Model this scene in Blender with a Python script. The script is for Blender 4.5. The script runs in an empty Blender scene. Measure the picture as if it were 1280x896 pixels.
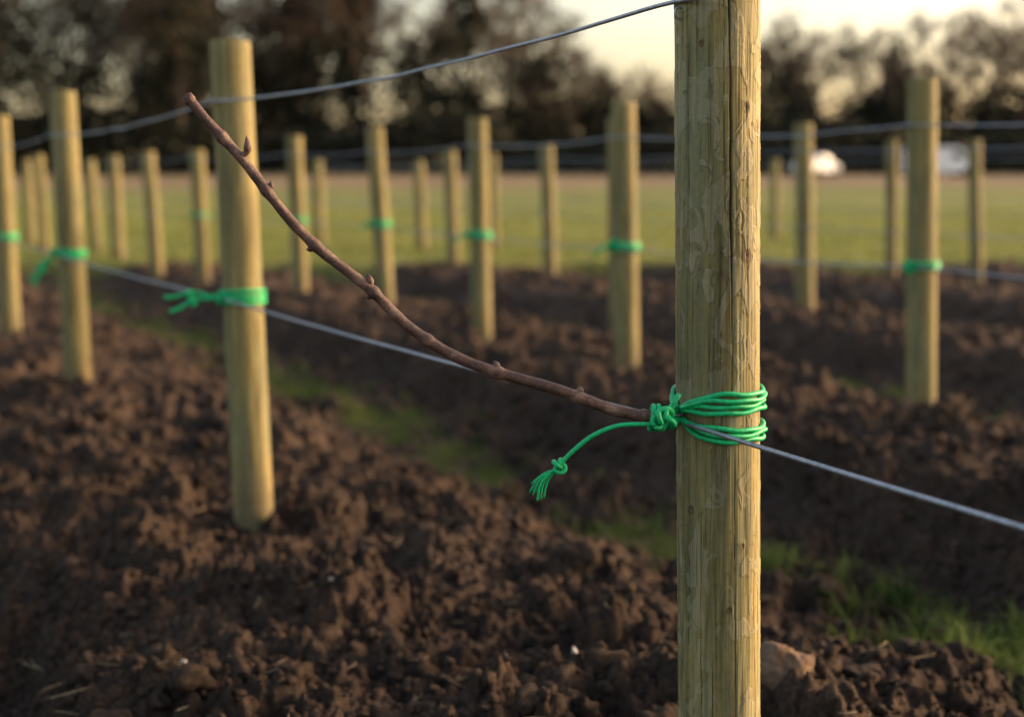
import bpy, math, random, time
import numpy as np
from mathutils import Vector, Matrix
T0=time.time()
random.seed(7); rng=np.random.default_rng(7)
scene=bpy.context.scene
scene.view_settings.view_transform='Standard'
scene.view_settings.look='None'
scene.view_settings.exposure=0

# ------------------------------------------------------------------ noise
PERM=np.random.default_rng(1).permutation(256)
GA=np.random.default_rng(2).uniform(0,2*np.pi,256)
GX,GY=np.cos(GA),np.sin(GA)
def perlin(x,y,seed=0):
    x=x+seed*17.13; y=y+seed*5.71
    xi=np.floor(x).astype(np.int64); yi=np.floor(y).astype(np.int64)
    fx=x-xi; fy=y-yi
    u=fx*fx*fx*(fx*(fx*6-15)+10); v=fy*fy*fy*(fy*(fy*6-15)+10)
    def g(ix,iy,dx,dy):
        h=PERM[(PERM[ix&255]+iy)&255]
        return GX[h]*dx+GY[h]*dy
    a=g(xi,yi,fx,fy); b=g(xi+1,yi,fx-1,fy); c=g(xi,yi+1,fx,fy-1); d=g(xi+1,yi+1,fx-1,fy-1)
    return ((a*(1-u)+b*u)*(1-v)+(c*(1-u)+d*u)*v)*1.5
def fbm(x,y,o=4,seed=0,gain=.5):
    r=0;a=1;f=1
    for i in range(o):
        r=r+a*perlin(x*f,y*f,seed+i); a*=gain; f*=2.03
    return r
R1=np.random.default_rng(3).random(65536); R2=np.random.default_rng(4).random(65536); R3=np.random.default_rng(5).random(65536); R4=np.random.default_rng(6).random(65536)
def domes(x,y,cell,seed,prob=.8):
    x=x/cell; y=y/cell
    wx=x+.35*perlin(x*1.7,y*1.7,seed)+.2*perlin(x*4,y*4,seed+3); wy=y+.35*perlin(x*1.7,y*1.7,seed+9)+.2*perlin(x*4,y*4,seed+5)
    xi=np.floor(wx).astype(np.int64); yi=np.floor(wy).astype(np.int64)
    out=np.zeros_like(x)
    for dx in(-1,0,1):
        for dy in(-1,0,1):
            cx=xi+dx; cy=yi+dy
            h=(cx*7349+cy*19391+seed*977)&65535
            px=cx+R1[h]; py=cy+R2[h]; r=.25+.5*R3[h]**1.5
            q=1-((wx-px)**2+(wy-py)**2)/(r*r)
            hh=np.where((q>0)&(R4[h]<prob),np.sqrt(np.clip(q,0,1))*r,0)
            out=np.maximum(out,hh)
    return out*cell
def sst(a,b,x):
    t=np.clip((x-a)/(b-a),0,1); return t*t*(3-2*t)
ROW=.49; NRM=math.sqrt(1+ROW*ROW)
def masks(x,y):
    s=(x+ROW*y)/NRM
    s=s-.17*(1-sst(2.6,4.2,y))*sst(1.0,1.5,s)
    s=s+.06*perlin(x*.9,y*.9,40)+.03*perlin(x*3,y*3,41)
    c=np.cos(2*np.pi*(s-.95)/2.25)
    edge=13.6+.7*perlin(x*.25,x*0+.3,44)+.25*perlin(x*1.5,y*1.5,45)
    field=sst(-.25,.35,y-edge)
    strip=sst(.78,.97,-c+.16*perlin(x*2.6,y*2.6,46))*sst(-.06,.27,perlin(x*1.3,y*1.3,47)+.5*perlin(x*4,y*4,48)+.13)
    return c,field,strip
def height(x,y,fine=True):
    x=np.asarray(x,float); y=np.asarray(y,float)
    c,field,strip=masks(x,y)
    prof=np.tanh(2.1*(c+.15))
    relief=-.104*(1-prof)+.040*fbm(x*1.5,y*1.5,3,50)
    rough=.48*domes(x,y,.16,1,.5)*(1-.7*strip)
    if fine:
        near=(y<9)&(y>.5)&(np.abs(x)<6)
        f=np.zeros_like(x)
        xn=x[near];yn=y[near]
        patch=.5+.5*sst(-.3,.3,perlin(xn*2.3,yn*2.3,61))
        f[near]=patch*(.80*domes(xn,yn,.078,2,.6)+.90*domes(xn,yn,.036,3,.7))+.95*domes(xn,yn,.017,4,.8)+.016*fbm(xn*13,yn*13,4,60,.62)
        vn=(y<4.2)&(y>.5)&(np.abs(x)<2.6)
        f[vn]+=.8*domes(x[vn],y[vn],.010,5,.8)+.0018*perlin(x[vn]*140,y[vn]*140,62)
        nn=~near
        f[nn]=(.8*domes(x[nn],y[nn],.08,2,.6)+.009*fbm(x[nn]*10,y[nn]*10,2,60))*(y[nn]<16)
        rough=rough+f*(1-.75*strip)
    rough=rough-.047
    z=(relief+rough)*(1-field)+field*(.012*perlin(x*1.2,y*1.2,70)-.01)
    z=z+.95*sst(38,95,y)+1.15*sst(96,118,y)
    return z

# ------------------------------------------------------------------ mesh helpers
def make_mesh(name,verts,faces,mat=None,smooth=True,parent=None,attr=None):
    verts=np.asarray(verts,np.float32); faces=np.asarray(faces,np.int32)
    me=bpy.data.meshes.new(name)
    n,k=faces.shape
    me.vertices.add(len(verts)); me.vertices.foreach_set('co',verts.ravel())
    me.loops.add(n*k); me.loops.foreach_set('vertex_index',faces.ravel())
    me.polygons.add(n); me.polygons.foreach_set('loop_start',np.arange(0,n*k,k,dtype=np.int32))
    me.update(calc_edges=True)
    me.polygons.foreach_set('use_smooth',np.full(n,smooth))
    if attr:
        for an,av in attr.items():
            a=me.attributes.new(an,'FLOAT','POINT'); a.data.foreach_set('value',np.asarray(av,np.float32))
    if mat: me.materials.append(mat)
    ob=bpy.data.objects.new(name,me); scene.collection.objects.link(ob)
    if parent: ob.parent=parent
    return ob
def empty(name,loc=(0,0,0)):
    e=bpy.data.objects.new(name,None); e.empty_display_size=.1; scene.collection.objects.link(e); e.location=loc; return e
def catmull(P,n=10):
    P=np.asarray(P,float); P=np.vstack([2*P[0]-P[1],P,2*P[-1]-P[-2]]); out=[]
    for i in range(1,len(P)-2):
        p0,p1,p2,p3=P[i-1:i+3]
        for t in np.linspace(0,1,n,endpoint=False):
            out.append(.5*((2*p1)+(-p0+p2)*t+(2*p0-5*p1+4*p2-p3)*t*t+(-p0+3*p1-3*p2+p3)*t**3))
    out.append(P[-2]); return np.array(out)
def tube(P,rad,seg=12):
    P=np.asarray(P,float); n=len(P); rad=np.broadcast_to(np.asarray(rad,float),(n,)).copy()
    d=np.gradient(P,axis=0); d/=np.linalg.norm(d,axis=1)[:,None]+1e-12
    P=np.vstack([P[0],P,P[-1]]); d=np.vstack([d[0],d,d[-1]]); rad=np.concatenate([[rad[0]*.02],rad,[rad[-1]*.02]])
    up=np.array([0,0,1.]) if abs(d[0][2])<.9 else np.array([1.,0,0])
    a=np.cross(d[0],up); a/=np.linalg.norm(a); V=[]
    th=np.linspace(0,2*np.pi,seg,endpoint=False)
    for i in range(n+2):
        a=a-d[i]*np.dot(a,d[i]); a/=np.linalg.norm(a)+1e-12; b=np.cross(d[i],a)
        V.append(P[i]+rad[i]*(np.cos(th)[:,None]*a+np.sin(th)[:,None]*b))
    V=np.vstack(V); F=[]
    for i in range(n+1):
        for j in range(seg):
            k=(j+1)%seg
            F.append((i*seg+j,i*seg+k,(i+1)*seg+k,(i+1)*seg+j))
    return V,np.array(F)
def merge(parts):
    V=[];F=[];o=0
    for v,f in parts:
        V.append(v);F.append(f+o);o+=len(v)
    return np.vstack(V),np.vstack(F)

# ------------------------------------------------------------------ materials
def newmat(name,rough=.8,spec=.3):
    m=bpy.data.materials.new(name); m.use_nodes=True
    nt=m.node_tree; b=nt.nodes['Principled BSDF']; b.inputs['Roughness'].default_value=rough
    b.inputs['Specular IOR Level'].default_value=spec
    return m,nt,b
def N(nt,t,**kw):
    n=nt.nodes.new(t)
    return n
def ramp(nt,fac,stops):
    r=nt.nodes.new('ShaderNodeValToRGB'); e=r.color_ramp.elements
    while len(e)<len(stops): e.new(.5)
    for i,(p,c) in enumerate(stops):
        e[i].position=p; e[i].color=(*c,1)
    nt.links.new(fac,r.inputs['Fac']); return r.outputs['Color']
def mix(nt,f,a,b,mode='MIX'):
    m=nt.nodes.new('ShaderNodeMix'); m.data_type='RGBA'; m.blend_type=mode
    for s,v in((0,f),(6,a),(7,b)):
        if hasattr(v,'is_linked'): nt.links.new(v,m.inputs[s])
        elif s==0: m.inputs[0].default_value=v
        else: m.inputs[s].default_value=(*v,1)
    return m.outputs[2]
def noise(nt,vec,scale,detail=6,rough=.6,dist=0):
    n=N(nt,'ShaderNodeTexNoise'); n.inputs['Scale'].default_value=scale; n.inputs['Detail'].default_value=detail
    n.inputs['Roughness'].default_value=rough; n.inputs['Distortion'].default_value=dist
    nt.links.new(vec,n.inputs['Vector']); return n.outputs['Fac']
def coords(nt,kind='Object',scale=None):
    t=N(nt,'ShaderNodeTexCoord').outputs[kind]
    if scale:
        m=N(nt,'ShaderNodeMapping'); m.inputs['Scale'].default_value=scale; nt.links.new(t,m.inputs['Vector']); return m.outputs['Vector']
    return t
def bump(nt,b,h,strength,dist,prev=None):
    n=N(nt,'ShaderNodeBump'); n.inputs['Strength'].default_value=strength; n.inputs['Distance'].default_value=dist
    nt.links.new(h,n.inputs['Height'])
    if prev: nt.links.new(prev,n.inputs['Normal'])
    nt.links.new(n.outputs['Normal'],b.inputs['Normal']); return n.outputs['Normal']
def attr(nt,name):
    a=N(nt,'ShaderNodeAttribute'); a.attribute_name=name; return a.outputs['Fac']

def soil_color(nt,v):
    n1=noise(nt,v,2.2,3,.6); n2=noise(nt,v,60,5,.78)
    c1=ramp(nt,n1,[(.3,(.056,.036,.026)),(.7,(.105,.070,.050))])
    c2=ramp(nt,n2,[(.32,(.28,.27,.27)),(.52,(.9,.9,.9)),(.72,(1.9,1.75,1.55))])
    return mix(nt,1.0,c1,c2,'MULTIPLY')
MG,nt,b=newmat('ground_soil_and_grass',.9,.2)
v=coords(nt)
soil=soil_color(nt,v)
g1=noise(nt,v,.35,5,.65); g2=noise(nt,v,9,4,.7)
grass=mix(nt,.35,ramp(nt,g1,[(.35,(.115,.150,.028)),(.5,(.19,.21,.045)),(.66,(.27,.24,.08))]),ramp(nt,g2,[(.3,(.05,.065,.014)),(.7,(.23,.25,.06))]))
brown=ramp(nt,noise(nt,v,.12,4,.6),[(.3,(.16,.110,.065)),(.7,(.26,.18,.105))])
c=mix(nt,attr(nt,'grassmask'),soil,grass); c=mix(nt,attr(nt,'brownmask'),c,brown)
nt.links.new(c,b.inputs['Base Color'])
p=bump(nt,b,noise(nt,v,95,6,.82),1,.016)
MC,nt,b=newmat('soil_clods',.9,.2)
v=coords(nt); nt.links.new(soil_color(nt,v),b.inputs['Base Color'])
bump(nt,b,noise(nt,v,100,6,.85),1,.018)

def wood_mat(name,attrs=False):
    m,nt,b=newmat(name,.74,.28)
    v=coords(nt,'Object')
    vs=coords(nt,'Object',(70,70,2.0)); vf=coords(nt,'Object',(260,260,7))
    big=noise(nt,coords(nt,'Object',(11,11,1.8)),1,5,.7,.6)
    base=ramp(nt,big,[(.30,(.105,.092,.038)),(.43,(.195,.163,.065)),(.56,(.27,.215,.086)),(.72,(.38,.30,.135))])
    sx=N(nt,'ShaderNodeSeparateXYZ'); nt.links.new(v,sx.inputs[0])
    lich=ramp(nt,noise(nt,coords(nt,'Object',(30,30,3.2)),1,6,.74,1.2),[(.46,(0,0,0)),(.60,(1,1,1))])
    lf=N(nt,'ShaderNodeMath'); lf.operation='MULTIPLY'; nt.links.new(lich,lf.inputs[0]); lf.inputs[1].default_value=.65
    base=mix(nt,lf.outputs[0],base,(.155,.165,.095))
    g=ramp(nt,noise(nt,vs,1,5,.65,.6),[(.3,(.42,.42,.39)),(.5,(1,1,1)),(.72,(1.35,1.28,1.16))])
    c=mix(nt,1,base,g,'MULTIPLY')
    f=ramp(nt,noise(nt,vf,1,4,.65),[(.32,(.34,.32,.28)),(.47,(1,1,1)),(.7,(1.18,1.15,1.1))])
    c=mix(nt,.85,c,f,'MULTIPLY')
    sp=ramp(nt,noise(nt,v,110,4,.75),[(.28,(.3,.26,.2)),(.40,(1,1,1)),(.68,(1.2,1.2,1.18))])
    c=mix(nt,.7,c,sp,'MULTIPLY')
    ck=ramp(nt,noise(nt,coords(nt,'Object',(150,150,1.6)),1,3,.5),[(.29,(.12,.09,.07)),(.33,(1,1,1))])
    c=mix(nt,.85,c,ck,'MULTIPLY')
    if attrs:
        c=mix(nt,attr(nt,'flake'),c,mix(nt,1,(.345,.315,.215),g,'MULTIPLY'))
        c=mix(nt,attr(nt,'knot'),c,(.13,.075,.035))
        c=mix(nt,attr(nt,'dark'),c,(.022,.016,.009))
    mr=N(nt,'ShaderNodeMapRange'); mr.inputs['From Min'].default_value=.16; mr.inputs['From Max'].default_value=.0; nt.links.new(sx.outputs['Z'],mr.inputs['Value'])
    mm=N(nt,'ShaderNodeMath'); mm.operation='MULTIPLY'; nt.links.new(mr.outputs[0],mm.inputs[0]); nt.links.new(noise(nt,v,40,4,.7),mm.inputs[1])
    c=mix(nt,mm.outputs[0],c,(.08,.055,.04))
    nt.links.new(c,b.inputs['Base Color'])
    p=bump(nt,b,noise(nt,vs,1,5,.65,.6),.6,.002); bump(nt,b,noise(nt,vf,1,4,.65),.6,.001,p)
    return m
MW=wood_mat('treated_pine'); MWN=wood_mat('treated_pine_weathered',attrs=True)

MWIRE,nt,b=newmat('galvanised_wire',.42,.5); b.inputs['Metallic'].default_value=.75
v=coords(nt); nt.links.new(ramp(nt,noise(nt,v,120,5,.7),[(.3,(.22,.24,.28)),(.7,(.46,.49,.55))]),b.inputs['Base Color'])
MTW,nt,b=newmat('green_twine',.42,.4)
v=coords(nt); nt.links.new(ramp(nt,noise(nt,v,260,4,.7),[(.3,(.001,.30,.095)),(.7,(.006,.58,.20))]),b.inputs['Base Color'])
bump(nt,b,noise(nt,v,700,3,.6),.6,.001)
MB,nt,b=newmat('cane_bark',.5,.45)
v=coords(nt); c=ramp(nt,noise(nt,coords(nt,'Object',(35,60,35)),1,6,.65),[(.3,(.045,.022,.016)),(.5,(.120,.056,.039)),(.72,(.30,.18,.13))])
c=mix(nt,.85,c,ramp(nt,noise(nt,v,420,4,.75),[(.34,(.3,.25,.22)),(.5,(1,1,1)),(.68,(1.6,1.5,1.4))]),'MULTIPLY')
nt.links.new(c,b.inputs['Base Color']); bump(nt,b,noise(nt,v,260,5,.75),.9,.002)
MCUT,nt,b=newmat('cane_cut_end',.7); v=coords(nt); nt.links.new(ramp(nt,noise(nt,v,500,4),[(.3,(.16,.09,.05)),(.7,(.36,.25,.16))]),b.inputs['Base Color'])
def leafmat(name,a,c,sc=3,tr=.0):
    m,nt,b=newmat(name,.75,.2); v=coords(nt)
    col=ramp(nt,noise(nt,v,sc,3),[(.3,a),(.7,c)])
    nt.links.new(col,b.inputs['Base Color'])
    if tr:
        t=N(nt,'ShaderNodeBsdfTranslucent'); nt.links.new(col,t.inputs['Color']); ms=N(nt,'ShaderNodeMixShader'); ms.inputs[0].default_value=tr
        nt.links.new(b.outputs[0],ms.inputs[1]); nt.links.new(t.outputs[0],ms.inputs[2]); nt.links.new(ms.outputs[0],nt.nodes['Material Output'].inputs['Surface'])
    return m
MGR=leafmat('grass_blades',(.045,.085,.015),(.145,.18,.045),7,.35)
MGF=leafmat('field_grass_blades',(.12,.15,.028),(.25,.26,.065),2,.4)
MST=leafmat('straw',(.22,.15,.08),(.5,.38,.24),9)
MLV=leafmat('evergreen_foliage',(.013,.015,.009),(.038,.037,.021),.5,.15)
MLB=leafmat('brown_foliage',(.065,.048,.030),(.145,.105,.064),.5,.3)
MBK=leafmat('tree_bark',(.045,.034,.025),(.11,.080,.057),.8)
MRK,nt,b=newmat('sandstone_rock',.88,.2); v=coords(nt)
nt.links.new(ramp(nt,noise(nt,v,28,6,.75),[(.3,(.075,.045,.031)),(.5,(.17,.11,.073)),(.7,(.29,.20,.14))]),b.inputs['Base Color'])
bump(nt,b,noise(nt,v,70,6,.75),1,.010)
MPB=leafmat('pale_pebble',(.25,.22,.19),(.45,.42,.38),30)

# ------------------------------------------------------------------ ground
def axis(a,b_,step):
    o=[a]
    while o[-1]<b_: o.append(o[-1]+step(o[-1]))
    return np.array(o)
ys=axis(-4,600,lambda y:.05 if y<1.25 else (max(.005,.0027*y) if y<4 else (.0042*y if y<15.5 else min(.03*y,12))))
xp=axis(0,400,lambda x:max(.0055,.006*x) if x<11 else .06*x)
xs=np.concatenate([-xp[::-1],xp[1:]])
XX,YY=np.meshgrid(xs,ys)
x=XX.ravel();y=YY.ravel()
z=height(x,y)
c_,field,strip=masks(x,y)
fi=strip*(.5+.5*sst(-.2,.3,perlin(x*6,y*6,80)))
gm=np.clip(np.maximum(field*(.82+.25*perlin(x*.8,y*.3,81)),fi*.25),0,1)
bm=sst(58,68,y+4*perlin(x*.05,y*.1,82))*.9
nx,ny=len(xs),len(ys)
I=np.arange(nx*ny).reshape(ny,nx)
F=np.stack([I[:-1,:-1],I[:-1,1:],I[1:,1:],I[1:,:-1]],-1).reshape(-1,4)
make_mesh('ground',np.stack([x,y,z],1),F,MG,True,attr={'grassmask':gm,'brownmask':bm})
print('ground',len(x),time.time()-T0)

# ------------------------------------------------------------------ clods
import bmesh
def ico(sub):
    bm=bmesh.new(); bmesh.ops.create_icosphere(bm,subdivisions=sub,radius=1)
    v=np.array([p.co[:] for p in bm.verts]); f=np.array([[q.index for q in p.verts] for p in bm.faces]); bm.free(); return v,f
def lump(sub,seed,cuts=9,amp=.16):
    r=np.random.default_rng(seed); v,f=ico(sub); n=v.copy(); rad=np.ones(len(v))
    for k in range(cuts):
        d=r.normal(size=3); d/=np.linalg.norm(d); lim=r.uniform(.5,.85)
        dd=n@d; rad=np.where(dd*rad>lim,lim/np.maximum(dd,.01),rad)
    for fr,a in((2.5,amp),(5,amp*.7),(10,amp*.5),(19,amp*.3)):
        for k in range(4):
            kv=r.normal(size=3)*fr; rad=rad*(1+a*.5*np.sin(n@kv+r.uniform(0,6)))
    return n*rad[:,None]*r.uniform(.7,1.25,3),f
def rotm(r,n):
    q=r.normal(size=(n,4)); q/=np.linalg.norm(q,axis=1)[:,None]; w,a,b,c=q.T
    return np.stack([np.stack([1-2*(b*b+c*c),2*(a*b-c*w),2*(a*c+b*w)],-1),np.stack([2*(a*b+c*w),1-2*(a*a+c*c),2*(b*c-a*w)],-1),np.stack([2*(a*c-b*w),2*(b*c+a*w),1-2*(a*a+b*b)],-1)],1)
def scatter(px,py,size,sub,seed,nt_=8,sink=.2):
    r=np.random.default_rng(seed); pz=height(px,py); out=[]
    tpl=[lump(sub,seed*31+i) for i in range(nt_)]; which=r.integers(0,nt_,len(px)); R=rotm(r,len(px))
    for k in range(nt_):
        m=which==k
        if not m.any(): continue
        v,f=tpl[k]
        V=np.einsum('nij,vj->nvi',R[m],v)*size[m][:,None,None]; V[:,:,2]*=.8
        V+=np.stack([px[m],py[m],pz[m]+size[m]*sink],1)[:,None,:]
        n=m.sum(); FF=(f[None]+(np.arange(n)*len(v))[:,None,None]).reshape(-1,3)
        out.append((V.reshape(-1,3),FF))
    return merge(out)
RKX,RKY=.420,2.09
def in_soil(px,py,thr=.25):
    c,fl,st=masks(px,py); return (fl<.4)&(st<thr)&(np.hypot(px-RKX,py-RKY+.05)>.090)
parts=[]
r=np.random.default_rng(11)
def pts(n,y0,y1,spread):
    py=y0*(y1/y0)**r.random(n); px=r.uniform(-1,1,n)*(spread*py+.5); m=in_soil(px,py); return px[m],py[m]
px,py=pts(700,1.35,5.5,.45); parts.append(scatter(px,py,.015+.026*r.random(len(px))**2.0,3,21,16,.1))
px,py=pts(6500,1.35,4.5,.42); parts.append(scatter(px,py,.005+.013*r.random(len(px))**2.0,2,22,12))
px,py=pts(22000,1.35,3.8,.42); parts.append(scatter(px,py,.0018+.0042*r.random(len(px))**1.5,1,23,12))
px,py=pts(5200,4.0,14,.55); parts.append(scatter(px,py,.010+.032*r.random(len(px))**2.2,1,24))
V,F=merge(parts); make_mesh('soil_clods',V,F,MC,True)
print('clods',len(V),time.time()-T0)
v,f=lump(5,78,14,.06); v=v*np.array([.066,.056,.062])
zr=float(height(np.array([RKX]),np.array([RKY]),False)[0])
v+=np.array([RKX,RKY,zr+.028])
make_mesh('rock',v,f,MRK,True)
px=np.array([.93,-.01,-.34,.62,.25,-.55,.05,-.9,.78,-.15,-.62,.10]);py=np.array([2.45,3.6,2.6,3.1,2.9,2.3,4.6,3.9,2.5,2.4,2.9,2.2])
V,F=scatter(px,py,np.array([.016,.012,.007,.012,.008,.008,.014,.009,.012,.006,.009,.007]),3,29,4,.5); make_mesh('pebbles',V,F,MPB,True)

parts=[]
for i in range(520):
    yy=1.5*(5/1.5)**random.random(); xx=random.uniform(-1,1)*(.42*yy+.1)
    L=random.uniform(.015,.06)*(1.6 if random.random()<.08 else 1); a=random.uniform(0,6.28); n=7
    t=np.linspace(-.5,.5,n); bend=random.uniform(-.9,.9)
    X=xx+L*(np.cos(a)*t-np.sin(a)*bend*t*t); Y=yy+L*(np.sin(a)*t+np.cos(a)*bend*t*t)
    Z=np.full(n,height(X,Y).max()+.0005)+random.uniform(-.25,.5)*L*t
    parts.append(tube(np.stack([X,Y,Z],1),random.uniform(.0003,.0010)*np.array([.5,.9,1,1,.9,.7,.3]),5))
V,F=merge(parts); make_mesh('straw_debris',V,F,MST,True)

# ------------------------------------------------------------------ grass
def blades(px,py,h,w,seed,lean=.5):
    r=np.random.default_rng(seed); n=len(px); pz=height(px,py)-.004
    a=r.uniform(0,2*np.pi,n); la=r.uniform(0,2*np.pi,n); ln=h*r.uniform(.1,lean*1.6,n)
    P=np.stack([px,py,pz],1); S=np.stack([np.cos(a),np.sin(a),a*0],1)*w[:,None]*.5; D=np.stack([np.cos(la),np.sin(la),la*0],1)
    up=np.array([0,0,1.])
    m=P+D*(ln*.3)[:,None]+up*(h*.6)[:,None]; t=P+D*ln[:,None]+up*(h*np.clip(1-.35*(ln/h)**2,.3,1))[:,None]
    V=np.stack([P-S,P+S,m-S*.8,m+S*.8,t],1).reshape(-1,3)
    f=np.array([[0,1,2],[1,3,2],[2,3,4]]); F=(f[None]+(np.arange(n)*5)[:,None,None]).reshape(-1,3)
    return V,F
r=np.random.default_rng(31)
def strip_pts(n,y0,y1,k,tuft=10,rad=.05,thr=.35,stray=.07,off=0,sg=.17):
    py=y0*(y1/y0)**r.random(n); s=.95+2.25*(k+.5)+off+r.normal(0,sg,n); px=s*NRM-ROW*py
    c,fl,st=masks(px,py); m=((st>thr)|(r.random(n)<stray))&(fl<.5)&(c<-.35); px=px[m];py=py[m]
    px=np.repeat(px,tuft)+r.normal(0,rad,len(px)*tuft); py=np.repeat(py,tuft)+r.normal(0,rad,len(py)*tuft); return px,py
parts=[]
px,py=strip_pts(1300,1.6,7,0,12,.020,.4,.07,.08,.18); n=len(px); parts.append(blades(px,py,r.uniform(.02,.075,n),r.uniform(.0016,.0038,n),1,.8))
px,py=strip_pts(330,1.9,3.6,0,14,.018,.25,.30,.17,.16); n=len(px); parts.append(blades(px,py,r.uniform(.03,.11,n),r.uniform(.003,.0065,n),21,.9))
px,py=strip_pts(400,6,13.5,0,12,.04); n=len(px); parts.append(blades(px,py,r.uniform(.03,.07,n),r.uniform(.004,.008,n),2,.7))
for k in(1,2,3):
    px,py=strip_pts(560,4,13.5,k,12,.04); n=len(px); parts.append(blades(px,py,r.uniform(.03,.07,n),r.uniform(.004,.008,n),3+k,.7))
px,py=strip_pts(200,1,9,-1,12,.05); n=len(px); parts.append(blades(px,py,r.uniform(.02,.07,n),r.uniform(.0018,.004,n),9,.7))
V,F=merge(parts); make_mesh('grass_strip',V,F,MGR,False)
n=60000; py=13.2*(40/13.2)**r.random(n); px=r.uniform(-1,1,n)*(.5*py+4); c,fl,st=masks(px,py); m=(fl>.35)&(perlin(px*1.1,py*1.1,90)>-.45); px=px[m];py=py[m];n=len(px)
V,F=blades(px,py,r.uniform(.02,.06,n)*(1+.01*py),r.uniform(.008,.02,n)*(1+.02*py),10,.6); make_mesh('field_grass',V,F,MGF,False)

# ------------------------------------------------------------------ posts
posts=[]
def post(bx,by,top_x,h,rad,top_y=None,detail=False,seed=0):
    if top_y is None: top_y=by
    z0=-.3
    base=np.array([bx,by,0.]); top=np.array([top_x,top_y,h])
    if detail: seg=420; zs=np.linspace(-.2,h-.008,1050)
    else: seg=64; zs=np.linspace(z0,h-.008,60)
    th=np.linspace(0,2*np.pi,seg,endpoint=False)
    TT,ZZ=np.meshgrid(th,zs)
    off=seed*3.3
    R=rad*(1+.012*perlin(np.cos(TT)*1.2+off,ZZ*3+np.sin(TT)*1.2,seed)-.02*ZZ)
    if not detail: R=R*(1+.012*perlin(np.cos(TT)*7+off,ZZ*2+np.sin(TT)*7,seed+2))
    if detail:
        U=TT*rad*1.0
        R=R+.0004*perlin(U*150,ZZ*4+off,5)+.0003*perlin(U*420,ZZ*10,6)
        w1=perlin(U*50,ZZ*30,8); w2=perlin(U*50,ZZ*30,9)
        patch=fbm(U*30+w1*.5,ZZ*15+w2*.5,4,12)+.25*(sst(.3,.9,ZZ)-.5)
        inm=sst(.16,.20,patch)
        edge=np.exp(-((patch-.18)/.022)**2)
        wr=fbm(U*50+ZZ*22,ZZ*50,3,15); wrinkle=np.exp(-(wr/.045)**2)*sst(-.1,.15,patch)*sst(.60,.74,ZZ)
        R=R+.00040*inm+.0004*edge+.0004*wrinkle
        flake=np.clip(.30*inm+.36*edge+.30*wrinkle,0,.7)
        dark=.42*np.exp(-((patch-.125)/.02)**2)*sst(.3,.6,ZZ); knot=np.zeros_like(R)
        def crack(a0,z1,z2,wid,dep,sd,slope=0):
            nonlocal R,dark
            ac=a0+.05*perlin(ZZ*4,ZZ*0+sd,sd)+.018*perlin(ZZ*25,ZZ*0+sd,sd+1)+slope*(ZZ-z1)
            ww=wid*(.6+.5*perlin(ZZ*9,ZZ*0,sd+2)); mz=sst(z1,z1+.05,ZZ)*(1-sst(z2-.05,z2,ZZ))
            g=np.exp(-((TT-ac)*rad/np.maximum(ww,.0002))**2)*mz
            R=R-dep*g; dark=np.maximum(dark,np.clip(g*1.1,0,1))
        F0=1.5*np.pi
        crack(F0+.20,.50,h,.0014,.004,21,-.10); crack(F0+.26,-.1,.48,.0008,.002,24)
        crack(F0-.55,.05,.42,.0006,.0015,27); crack(F0+.62,.62,.95,.0006,.0014,30); crack(F0-.2,.2,.4,.0005,.001,33)
        crack(F0+.85,.1,.6,.0005,.001,36); crack(F0-.85,.55,1,.0005,.001,39); crack(F0-.30,-.05,.25,.0005,.001,42); crack(F0+.02,.75,1.05,.0005,.001,45)
        for (da,zk,rk) in((.58,.86,.0055),(.62,.695,.0070),(-.85,.40,.005),(.45,.36,.0035),(.1,.285,.0035),(-.5,.93,.0035)):
            dd=np.sqrt(((TT-F0-da)*rad)**2+((ZZ-zk)*.8)**2)*(1+.15*perlin(U*200,ZZ*200,60))
            knot=np.maximum(knot,.75*(1-sst(rk*.6,rk*1.15,dd))); R=R+.0010*np.exp(-(dd/(rk*1.4))**2)-.0014*np.exp(-(dd/(rk*.5))**2)
            dark=np.maximum(dark,.6*np.exp(-((dd-rk*.75)/(rk*.2))**2)); dark=np.maximum(dark,.6*np.exp(-(dd/(rk*.25))**2))
        ch=perlin(U*560,ZZ*6,50); dark=np.maximum(dark,.6*sst(.5,.7,ch)*sst(-.1,.3,perlin(U*25,ZZ*5,51)))
    C=(base+(top-base)*(ZZ/h)[...,None])
    V=C.copy(); V[...,0]+=R*np.cos(TT); V[...,1]+=R*np.sin(TT)
    V=V.reshape(-1,3)
    extra=[]
    for (fr,dz) in((.975,.004),(.94,.006),(.5,.007),(.01,.007)):
        e=np.zeros((seg,3)); e[:]=base+(top-base)*((h-.008+dz)/h)
        e[:,0]+=R[-1]*fr*np.cos(th); e[:,1]+=R[-1]*fr*np.sin(th); extra.append(e)
    V=np.vstack([V]+extra)
    m=len(zs)+4
    I=np.arange(m*seg).reshape(m,seg); J=np.roll(I,-1,axis=1)
    F=np.stack([I[:-1],J[:-1],J[1:],I[1:]],-1).reshape(-1,4)
    e=empty('wooden_post',(bx,by,0))
    org=np.array([bx,by,0.]); at={}
    if detail:
        pad=np.zeros(4*seg)
        at={'flake':np.concatenate([flake.ravel(),pad]),'knot':np.concatenate([knot.ravel(),pad]),'dark':np.concatenate([dark.ravel(),pad])}
    ang=0 if detail else (seed*2.399)%6.283
    W=V-org; ca,sa=math.cos(-ang),math.sin(-ang); W2=W.copy(); W2[:,0]=W[:,0]*ca-W[:,1]*sa; W2[:,1]=W[:,0]*sa+W[:,1]*ca
    ob=make_mesh('post_shaft',W2,F,MWN if detail else MW,True,e,at); ob.rotation_euler=(0,0,ang)
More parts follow.
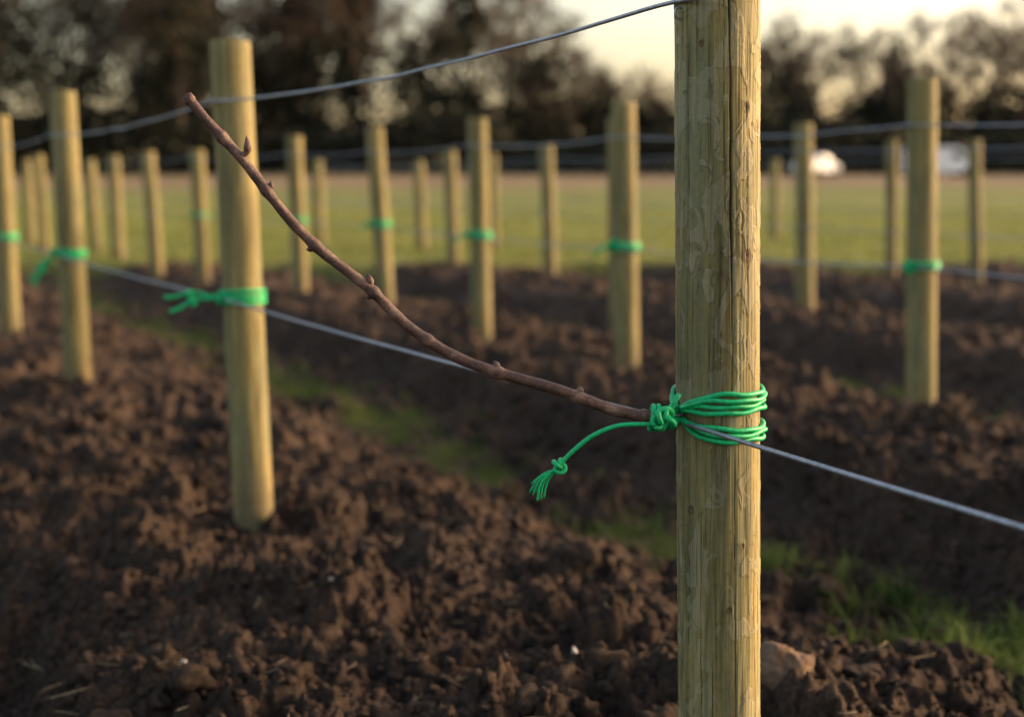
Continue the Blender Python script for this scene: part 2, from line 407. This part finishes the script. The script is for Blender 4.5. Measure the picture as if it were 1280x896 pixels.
    for zz_ in(.505,.965):
        if zz_<h:
            c=base+(top-base)*(zz_/h); d=np.array([-.898,-.44,0])
            P=[c+d*(rad-.006)+np.array([0,0,.006]),c+d*(rad+.0055)+np.array([0,0,.005]),c+d*(rad+.0055)-np.array([0,0,.005]),c+d*(rad-.006)-np.array([0,0,.006])]
            v_,f_=tube(catmull(P,4)-org,.0013,6); make_mesh('staple',v_,f_,MWIRE,True,e)
    posts.append((base,top,rad,h)); return len(posts)-1
P1=post(.253,1.65,.229,1.12,.0490,detail=True,seed=1)
P2=post(-.632,3.40,-.661,1.105,.0480,seed=2)
P3=post(-1.663,5.40,-1.682,1.11,.0500,seed=3)
P4=post(-2.55,7.20,-2.565,1.10,.0510,seed=4)
Q=[(1.36,4.67,1.325,1.105,.0490),(.488,5.98,.462,1.10,.0515),(-.155,7.3,-.175,1.09,.052),(-.80,9.0,-.86,1.11,.055),(-1.47,9.9,-1.50,1.08,.055),
 (-2.50,11.5,-2.52,1.02,.059),(-3.07,12.3,-3.12,1.02,.060),(-3.92,14.2,-3.94,1.02,.060),(-4.58,15.7,-4.62,1.0,.062),(-5.05,15.4,-5.08,1.05,.058),(-5.8,17.2,-5.82,1.02,.062),
 (1.80,8.7,1.76,1.12,.056),(.33,12.2,.29,1.08,.062),(-.55,13.4,-.58,1.05,.062),(-1.03,16.3,-1.06,1.0,.064),(-2.42,18.0,-2.44,1.03,.068),(-.19,15.8,-.21,1.07,.046),
 (3.36,12.6,3.33,1.12,.055),(3.98,12.2,3.92,1.12,.058),(3.5,19,3.48,1.05,.062),(.585,7.9,.565,1.12,.045),(6.3,15.5,6.3,1.1,.06),(5.0,10.5,5.0,1.1,.055),(2.2,3.0,2.2,1.1,.053)]
QI=[post(*q[:4],q[4],seed=10+i) for i,q in enumerate(Q)]
P0=post(1.17,-.25,1.16,1.12,.05,seed=60)
print('posts',time.time()-T0)

def on_post(i,z,off=0.0):
    b_,t_,r_,h=posts[i]; c=b_+(t_-b_)*(z/h); return c+np.array([-.898,-.44,0])*(r_+.003+off)
# ------------------------------------------------------------------ wires
def wire(pl,r=.0027,sag=.01,name='trellis_wire',wob=.004,seed=0):
    P=[]
    rr=np.random.default_rng(seed)
    for a,b_ in zip(pl[:-1],pl[1:]):
        a=np.array(a);b_=np.array(b_); n=14
        for t in np.linspace(0,1,n,endpoint=False):
            p=a+(b_-a)*t; p[2]-=4*sag*t*(1-t)
            p[2]+=wob*math.sin(math.pi*t)*rr.normal()*.6; p[0]+=wob*math.sin(math.pi*t)*rr.normal()*.3; P.append(p)
    P.append(np.array(pl[-1])); v,f=tube(catmull(P,4),r,8); return make_mesh(name,v,f,MWIRE)
wire([on_post(P0,.97),on_post(P1,.978),on_post(P2,.962),on_post(P3,.945),on_post(P4,.95),(-3.5,9.1,.95),(-5.3,12.8,.95)],.0026,.022,wob=.003,seed=1)
wire([on_post(P0,.485),on_post(P1,.501),on_post(P2,.50),on_post(P3,.50),on_post(P4,.50),(-3.5,9.1,.50),(-5.3,12.8,.5)],.0027,.005,wob=.0006,seed=2)
for z_,sg,sd in((.955,.02,3),(.50,.012,4)):
    wire([on_post(QI[23],z_),on_post(QI[0],z_)]+[on_post(i,z_) for i in QI[1:9]],.0028,sg,seed=sd,wob=.003)
for z_,sg,sd in((.955,.02,5),(.50,.012,6)):
    wire([(3.4,5.4,z_),on_post(QI[11],z_)]+[on_post(QI[i],z_) for i in(12,13,14,15)],.003,sg,seed=sd,wob=.003)
    wire([(5.9,7.6,z_),on_post(QI[18],z_),on_post(QI[17],z_),(1.2,16.4,z_),on_post(QI[15],z_)],.003,sg,seed=sd+10,wob=.003)

# ------------------------------------------------------------------ twine
def tknot(C,s,r,seed=0,q=3,p=2):
    t=np.linspace(0,2*np.pi,90); R=1.0; k=.55
    x=(R+k*np.cos(q*t))*np.cos(p*t); y=(R+k*np.cos(q*t))*np.sin(p*t); z=k*1.2*np.sin(q*t)
    P=np.stack([x,y,z],1)*s
    rr=np.random.default_rng(seed); M=rotm(rr,1)[0]; return tube(P@M.T+np.array(C),r,10)
e=empty('twine_tie',(0,0,0))
b_,t_,r_,h=posts[P1]
K=np.array([.172,1.592,.511])
def ring(zi,off,ph=0,zk=.512,spread=.30,n=110):
    th=np.linspace(math.pi*1.13,math.pi*3.13,n)
    d=np.minimum(th-th[0],th[-1]-th)
    w=1-np.exp(-(d/.55)**1.5); w=spread+(1-spread)*w
    z=zk+(zi-zk)*w+.0013*np.sin(3*th+ph)+.0008*np.sin(7*th+ph*2)
    c=b_+(t_-b_)*(z/h)[:,None]; R=r_+off+.0004*np.sin(5*th+ph)
    P=c.copy(); P[:,0]+=R*np.cos(th); P[:,1]+=R*np.sin(th); P[:,2]=z
    return np.vstack([K+np.array([0,.008,(zi-zk)*.25]),P[1:-1],K+np.array([.002,.006,(zi-zk)*.25])])
tr=.0029
for i,(zi,of,ph) in enumerate(((.5375,.0032,0),(.5310,.0052,1.2),(.5245,.0034,2.2),(.5175,.0046,3.1),(.4965,.0034,.7),(.4905,.0052,2.6),(.4830,.0034,4.1))):
    v,f=tube(ring(zi,of,ph),tr,12); make_mesh('wrap',v,f,MTW,True,e)
v,f=tknot(K,.0090,.0034,5); make_mesh('knot',v,f,MTW,True,e)
v,f=tknot(K+np.array([-.004,-.004,.001]),.0075,.0031,9,5,2); make_mesh('knot_loops',v,f,MTW,True,e)
for dx in(-.013,-.0072):
    t=np.linspace(0,2*np.pi,30); P=np.stack([K[0]+dx+.002*np.sin(t),1.597+.011*np.cos(t),K[2]+.001+.0135*np.sin(t)],1); v,f=tube(P,.0029,10); make_mesh('loop',v,f,MTW,True,e)
P=catmull([K+[.004,0,.010],K+[.012,-.001,.020],K+[.017,.002,.027],K+[.013,.006,.022],K+[.008,.008,.008]],8); v,f=tube(P,.0027,10); make_mesh('loop',v,f,MTW,True,e)
tail=catmull([K+[-.008,-.004,-.006],(.145,1.582,.507),(.117,1.58,.505),(.09,1.578,.494),(.0677,1.578,.476),(.0542,1.578,.4616)],10)
v,f=tube(tail,.0026,10); make_mesh('tail',v,f,MTW,True,e)
v,f=tknot((.0535,1.578,.460),.0054,.0025,4); make_mesh('tail_knot',v,f,MTW,True,e)
parts=[]
for i in range(9):
    a=(i-4)/4; rr=random.uniform(-1,1)
    p0=np.array([.0515+.002*rr,1.578,.457]); p3=np.array([.0275+.008*a+.003*rr,1.578+.005*rr,.429-.006*a+.005*rr]); m_=(p0+p3)/2+np.array([.003*rr-.003,.003*rr,.003])
    parts.append(tube(catmull([p0,m_,p3],6),random.uniform(.0009,.0014),7))
v,f=merge(parts); make_mesh('frayed_end',v,f,MTW,True,e)

def tie(i,zc,style,n=3,tr=.0042,seed=0):
    rr=np.random.default_rng(seed); b0,t0,r0,h0=posts[i]; e=empty('twine_tie',(0,0,0)); c=b0+(t0-b0)*(zc/h0); parts=[]
    th=np.linspace(0,2*np.pi,50)
    for k in range(n):
        zo=(k-(n-1)/2)*tr*1.75; tl=rr.uniform(-.006,.006)
        P=np.stack([c[0]+(r0+tr*.8)*np.cos(th),c[1]+(r0+tr*.8)*np.sin(th),c[2]+zo+tl*np.sin(th+rr.uniform(0,6))],1); parts.append(tube(P,tr,8))
    v,f=merge(parts); make_mesh('wrap',v,f,MTW,True,e)
    k=c+np.array([-r0*.95,-r0*.55,0]); v,f=tknot(k,tr*2.4,tr*.95,seed); make_mesh('knot',v,f,MTW,True,e)
    if style=='side': ends=[(-.13,-.03,.003),(-.115,-.04,-.03)]
    elif style=='down': ends=[(-.06,-.03,-.075),(-.10,-.02,-.10),(-.085,-.03,-.12)]
    elif style=='short': ends=[(-.07,-.03,-.02),(-.09,-.01,-.035)]
    else: ends=[]
    for E in ends:
        E=np.array(E); mid=k+E*.5+np.array([0,0,.012 if style=='side' else .015])
        v,f=tube(catmull([k,k+E*.22+np.array([0,0,.004]),mid,k+E*.85,k+E],8),tr*.95,8); make_mesh('tail',v,f,MTW,True,e)
        if style!='short' : 
            v,f=tknot(k+E*.55+np.array([0,0,.008]),tr*1.3,tr*.7,seed+3); make_mesh('tail_knot',v,f,MTW,True,e)
tie(P2,.503,'side',4,.0048,1); tie(P3,.505,'down',3,.0058,2); tie(P4,.50,'none',3,.006,3)
tie(QI[0],.50,'none',3,.006,4); tie(QI[1],.505,'short',3,.007,5); tie(QI[2],.50,'short',3,.007,6); tie(QI[3],.505,'short',3,.007,7); tie(QI[4],.50,'none',3,.006,8); tie(QI[5],.50,'none',2,.006,9)

# ------------------------------------------------------------------ cane
cp=[(.180,1.600,.509),(.1531,1.6,.513),(.1093,1.6,.524),(.0546,1.6,.541),(-.0182,1.6,.564),(-.0725,1.6,.5865),(-.1176,1.6,.616),(-.1622,1.6,.659),(-.2156,1.6,.704),(-.264,1.6,.753),(-.3116,1.6,.815),(-.3573,1.6,.870)]
C=catmull(cp,24); n=len(C); u=np.linspace(0,1,n)
nodes=[.10,.245,.36,.50,.625,.735,.84,.93]
rad=.0069-.0014*u+.0002*np.sin(u*90)+.00015*np.sin(u*213)
C=C+np.stack([.0012*np.sin(u*31),0*u,.0014*np.sin(u*23+1)],1)
for k_ in nodes: rad=rad+.0016*np.exp(-((u-k_)/.007)**2)
e=empty('vine_cane',(0,0,0))
v,f=tube(C,rad,20); make_mesh('cane_stem',v,f,MB,True,e)
def bud(k_,side,L,w,ang=.6):
    i=int(k_*(n-1)); p=C[i]; d=C[min(i+3,n-1)]-C[i-3]; d/=np.linalg.norm(d); nn=np.array([-d[2],0,d[0]])*side
    dirn=d*math.cos(ang)*1.0+nn*math.sin(ang); dirn/=np.linalg.norm(dirn)
    s=p+nn*rad[i]*.5
    t=np.linspace(0,1,9); prof=w*np.array([.8,.95,1.1,1.15,1.05,.85,.6,.33,.08])
    v,f=tube(s+np.outer(t*L,dirn)+np.outer(np.sin(t*3)*w*.25,nn),prof,10); make_mesh('bud',v,f,MB,True,e)
bud(.245,-1,.009,.0036,1.2); bud(.36,-1,.011,.0036,.7); bud(.64,-1,.014,.0040,.6); bud(.625,1,.007,.0032,1.2)
bud(.10,1,.006,.003,1.0); bud(.735,1,.008,.0032,.9); bud(.84,-1,.010,.0034,.7)
i=int(.895*(n-1)); v,f=tube(catmull([C[i],C[i]+[.007,-.002,.004],C[i]+[.0095,-.003,.011],C[i]+[.0085,-.003,.023]],6),np.interp(np.linspace(0,1,19),[0,.35,.6,.8,1],[.0046,.0033,.0048,.0038,.0003]),10)
make_mesh('spur',v,f,MB,True,e)
tip=C[-1]; d=(C[-1]-C[-6]); d/=np.linalg.norm(d)
v,f=tube(np.array([tip-d*.006,tip-d*.002,tip+d*.0045]),[.0052,.0066,.0062],16); make_mesh('cut_stub',v,f,MB,True,e)
v,f=tube(np.array([tip+d*.0045,tip+d*.0052]),[.0055,.0046],16); make_mesh('cut_face',v,f,MCUT,True,e)

# ------------------------------------------------------------------ trees
def gh(x,y): return float(height(np.array([x]),np.array([y]),False)[0])
def bare_tree(x,y,H,seed):
    r=random.Random(seed); segs=[]; tips=[]
    def rec(p,d,L,rd,dep):
        q=p+d*L; segs.append((p,q,rd,rd*.68))
        if dep==0: tips.append((q,d)); return
        k=3 if r.random()<.65 else 2
        for j in range(k):
            nd=d+Vector((r.gauss(0,.42),r.gauss(0,.42),r.gauss(.08,.22))); nd.normalize()
            rec(q,nd,L*r.uniform(.62,.86),rd*(.72 if j==0 else .55),dep-1)
        if r.random()<.5 and dep>1:
            nd=d+Vector((r.gauss(0,.7),r.gauss(0,.7),r.gauss(0,.2))); nd.normalize(); rec(p+d*L*.6,nd,L*.6,rd*.4,dep-2)
    b0=Vector((x,y,gh(x,y)-.2)); rec(b0,Vector((r.gauss(0,.04),r.gauss(0,.04),1)).normalized(),H*.24,H*.016,5)
    return segs,tips
def segs_mesh(segs):
    P0=np.array([s[0][:] for s in segs]);P1=np.array([s[1][:] for s in segs]);r0=np.array([s[2] for s in segs]);r1=np.array([s[3] for s in segs])
    d=P1-P0; d/=np.linalg.norm(d,axis=1)[:,None]; a=np.cross(d,[.3,.9,.1]); a/=np.linalg.norm(a,axis=1)[:,None]; b=np.cross(d,a); V=[]
    for P,rr in((P0,r0),(P1,r1)):
        for k in range(4):
            t=2*np.pi*k/4; V.append(P+rr[:,None]*(math.cos(t)*a+math.sin(t)*b))
    V=np.stack(V,1).reshape(-1,3); f=np.array([[k,(k+1)%4,4+(k+1)%4,4+k] for k in range(4)])
    return V,(f[None]+(np.arange(len(segs))*8)[:,None,None]).reshape(-1,4)
def leaves(P,size,seed,aspect=.6):
    r=np.random.default_rng(seed); n=len(P); a=r.normal(size=(n,3)); a/=np.linalg.norm(a,axis=1)[:,None]; b=np.cross(a,r.normal(size=(n,3))); b/=np.linalg.norm(b,axis=1)[:,None]
    s=size*r.uniform(.5,1.3,n)[:,None]; a=a*s; b=b*s*aspect
    V=np.stack([P-a,P-b*.9,P+a,P+b],1).reshape(-1,3); return V,np.arange(n*4).reshape(-1,4)
rt=random.Random(5); SG=[];LV=[];LB=[]
nr=np.random.default_rng(9)
def bare(x,y,H,dens=3,leafy=0,ls=.2):
    s,t=bare_tree(x,y,H,rt.randint(0,99999)); SG.extend(s)
    for q,d in t:
        for k in range(dens):
            nd=Vector((d.x+rt.gauss(0,.5),d.y+rt.gauss(0,.5),d.z+rt.gauss(0,.5))); SG.append((q,q+nd*.06*H*rt.uniform(.4,1),.028,.01))
    if leafy:
        P=np.array([q[:] for q,d in t]); P=np.repeat(P,leafy,0)+nr.normal(0,.7,(len(P)*leafy,3)); LB.append(leaves(P,ls,rt.randint(0,9999)))
def ever(x,y,H,W,kind='round',n=2600):
    z0=gh(x,y); SG.append((Vector((x,y,z0)),Vector((x,y,z0+H*.9)),H*.018,.05))
    K=34 ; cen=[]
    for k in range(K):
        hh=nr.uniform(.08,1)
        if kind=='cone': w=W*(1.02-hh)**.8*.55
        else: w=W*.5*math.sqrt(max(0,1-((hh-.5)/.55)**2))
        a=nr.uniform(0,6.28); rr=w*math.sqrt(nr.random()); c=np.array([x+rr*math.cos(a),y+rr*math.sin(a),z0+hh*H*.97]); cen.append(c)
        SG.append((Vector((x,y,z0+hh*H*.8)),Vector(c),H*.005,.02))
    cen=np.array(cen); per=n//K; cs=W*(.13 if kind=='cone' else .17)
    P=np.repeat(cen,per,0)+nr.normal(0,1,(K*per,3))*cs*np.array([1,1,.7]); LV.append(leaves(P,.32,rt.randint(0,9999)))
X_=-75
while X_<-19:
    Y_=rt.uniform(104,128); ever(X_,Y_,rt.uniform(14,21),rt.uniform(7,9.5),rt.choice(['round','cone','round']),2500); X_+=rt.uniform(2.4,4.0)
X_=-20
while X_<4:
    ever(X_,rt.uniform(108,128),rt.uniform(8,12),rt.uniform(4.5,6.5),'round',1500); X_+=rt.uniform(3.5,6)
X_=-72
while X_<3:
    bare(X_,rt.uniform(112,140),rt.uniform(17,23),5,4); X_+=rt.uniform(2.0,3.2)
for X_,H in((-25,21),(-12.5,16),(-3.4,20),(-18,17)): ever(X_,rt.uniform(112,122),H,4.5 if X_!=-3.4 else 3.4,'cone',2600)
X_=2
while X_<75:
    H=11+1.8*math.sin(X_*.35)+rt.uniform(-2,2)+(1.5 if X_>17 else -1.5)
    bare(X_,rt.uniform(112,135),max(7,H),5,2,.17); X_+=rt.uniform(2.0,3.4)
for X_,H,W in((2,5,6),(7,6,6),(11,5,6),(16,5,6),(21,5,7),(24.5,9,4.5),(29,5,7),(34,5.5,7),(39,6,7),(45,5.5,8),(51,6,8),(58,6,8),(66,6,8)): ever(X_,rt.uniform(118,130),H,W,'round',1900)
for X_,H in((24.5,15),(31,14),(36,16),(40,14),(44,16)): bare(X_,118,H,6,2,.17)
V,F=segs_mesh(SG); make_mesh('distant_trees',V,F,MBK,True)
V,F=merge(LV); make_mesh('distant_evergreen_foliage',V,F,MLV,False); print('leaves',len(F))
V,F=merge(LB); make_mesh('distant_brown_foliage',V,F,MLB,False)
n=45000; hx=nr.uniform(-90,90,n); hy=nr.uniform(103,112,n)
top=2.4+1.4*perlin(hx*.12,hx*0,95)+.8*perlin(hx*.5,hx*0,96)+1.2*(hx<0)
hz=height(hx,hy,False)+nr.random(n)**.8*top
V,F=leaves(np.stack([hx,hy,hz],1),.32,77); make_mesh('hedge',V,F,MLV,False)
print('trees',time.time()-T0)

# ------------------------------------------------------------------ parked vehicles
MWH,nt,b=newmat('white_paint',.35,.5); v=coords(nt); nt.links.new(ramp(nt,noise(nt,v,3,3),[(.3,(.66,.69,.72)),(.7,(.8,.8,.8))]),b.inputs['Base Color'])
MGL,nt,b=newmat('car_glass',.1,.6); b.inputs['Base Color'].default_value=(.03,.035,.04,1)
MTY,nt,b=newmat('tyre',.9,.2); b.inputs['Base Color'].default_value=(.02,.02,.02,1)
def vehicle(name,x,y,prof,glass,W,wheels,rot,s=1):
    e=empty(name,(x,y,gh(x,y))); e.rotation_euler=(0,0,rot); e.scale=(s,s,s)
    bmx=bmesh.new(); L=[bmx.verts.new((px,-W/2*(1 if pz<1.0 else .88),pz)) for px,pz in prof]; R=[bmx.verts.new((px,W/2*(1 if pz<1.0 else .88),pz)) for px,pz in prof]
    bmx.faces.new(L); bmx.faces.new(R[::-1]); n=len(prof)
    for i in range(n): bmx.faces.new((L[i],R[i],R[(i+1)%n],L[(i+1)%n]))
    bmesh.ops.recalc_face_normals(bmx,faces=bmx.faces); me=bpy.data.meshes.new('body'); bmx.to_mesh(me); bmx.free(); me.materials.append(MWH)
    o=bpy.data.objects.new('body',me); scene.collection.objects.link(o); o.parent=e; bv=o.modifiers.new('b','BEVEL'); bv.width=.05; bv.segments=3
    for g in glass:
        for sd in(-1,1):
            vv=np.array([(px,sd*(W/2*.88+.012+ (1.45-pz)*.10),pz) for px,pz in g]); make_mesh('window',vv,np.array([[0,1,2,3]]),MGL,False,e)
    for wx in wheels:
        for sd in(-1,1):
            t=np.array([[wx,sd*(W/2-.18),.32],[wx,sd*(W/2-.17),.32],[wx,sd*(W/2+.0),.32],[wx,sd*(W/2+.02),.32]]); v_,f_=tube(t,[.28,.32,.32,.26],20); make_mesh('wheel',v_,f_,MTY,True,e)
van=[(-2.2,.3),(2.2,.3),(2.3,.6),(2.2,.95),(1.55,1.1),(1.0,1.85),(.8,1.95),(-2.1,1.95),(-2.25,1.8)]
vehicle('parked_van',27.8,93,van,[[(.45,1.15),(1.3,1.15),(.95,1.7),(.45,1.7)]],1.8,(-1.4,1.4),.1)
car=[(-2.1,.3),(2.1,.3),(2.15,.6),(2.0,.8),(1.0,.95),(.4,1.42),(-.9,1.46),(-1.7,1.0),(-2.1,.92)]
vehicle('parked_car',21.2,100,car,[[(-1.2,.98),(-.35,.98),(-.35,1.34),(-.8,1.34)],[(-.25,.98),(.7,.98),(.3,1.34),(-.25,1.34)]],1.75,(-1.3,1.3),.9)

# ------------------------------------------------------------------ light, world, camera
AZ,EL=math.radians(74),math.radians(13)
w=bpy.data.worlds.new("World"); scene.world=w; w.use_nodes=True; nt=w.node_tree; bg=nt.nodes['Background']
sky=nt.nodes.new('ShaderNodeTexSky'); sky.sky_type='NISHITA'; sky.sun_disc=False; sky.sun_rotation=AZ; sky.air_density=1.0; sky.dust_density=4.0; sky.ozone_density=1.3
sky.sun_elevation=EL
tint=mix(nt,1,sky.outputs[0],(1.10,.94,.81),'MULTIPLY')
nt.links.new(tint,bg.inputs[0]); bg.inputs[1].default_value=.47
sl=bpy.data.lights.new('sun','SUN'); sl.energy=5.0; sl.angle=math.radians(2); sl.color=(1,.73,.46)
so=bpy.data.objects.new('sun',sl); scene.collection.objects.link(so)
sd=Vector((math.sin(AZ)*math.cos(EL),math.cos(AZ)*math.cos(EL),math.sin(EL))); so.rotation_euler=sd.to_track_quat('Z','Y').to_euler()
cam=bpy.data.cameras.new('camera'); cam.lens=50; cam.sensor_width=36; cam.clip_start=.05; cam.clip_end=2000
cam.dof.use_dof=True; cam.dof.focus_distance=1.62; cam.dof.aperture_fstop=2.9; cam.dof.aperture_blades=9
co=bpy.data.objects.new('camera',cam); scene.collection.objects.link(co); co.location=(0,0,.78); co.rotation_euler=(math.radians(90-7.15),0,0)
scene.camera=co
print('done',time.time()-T0)
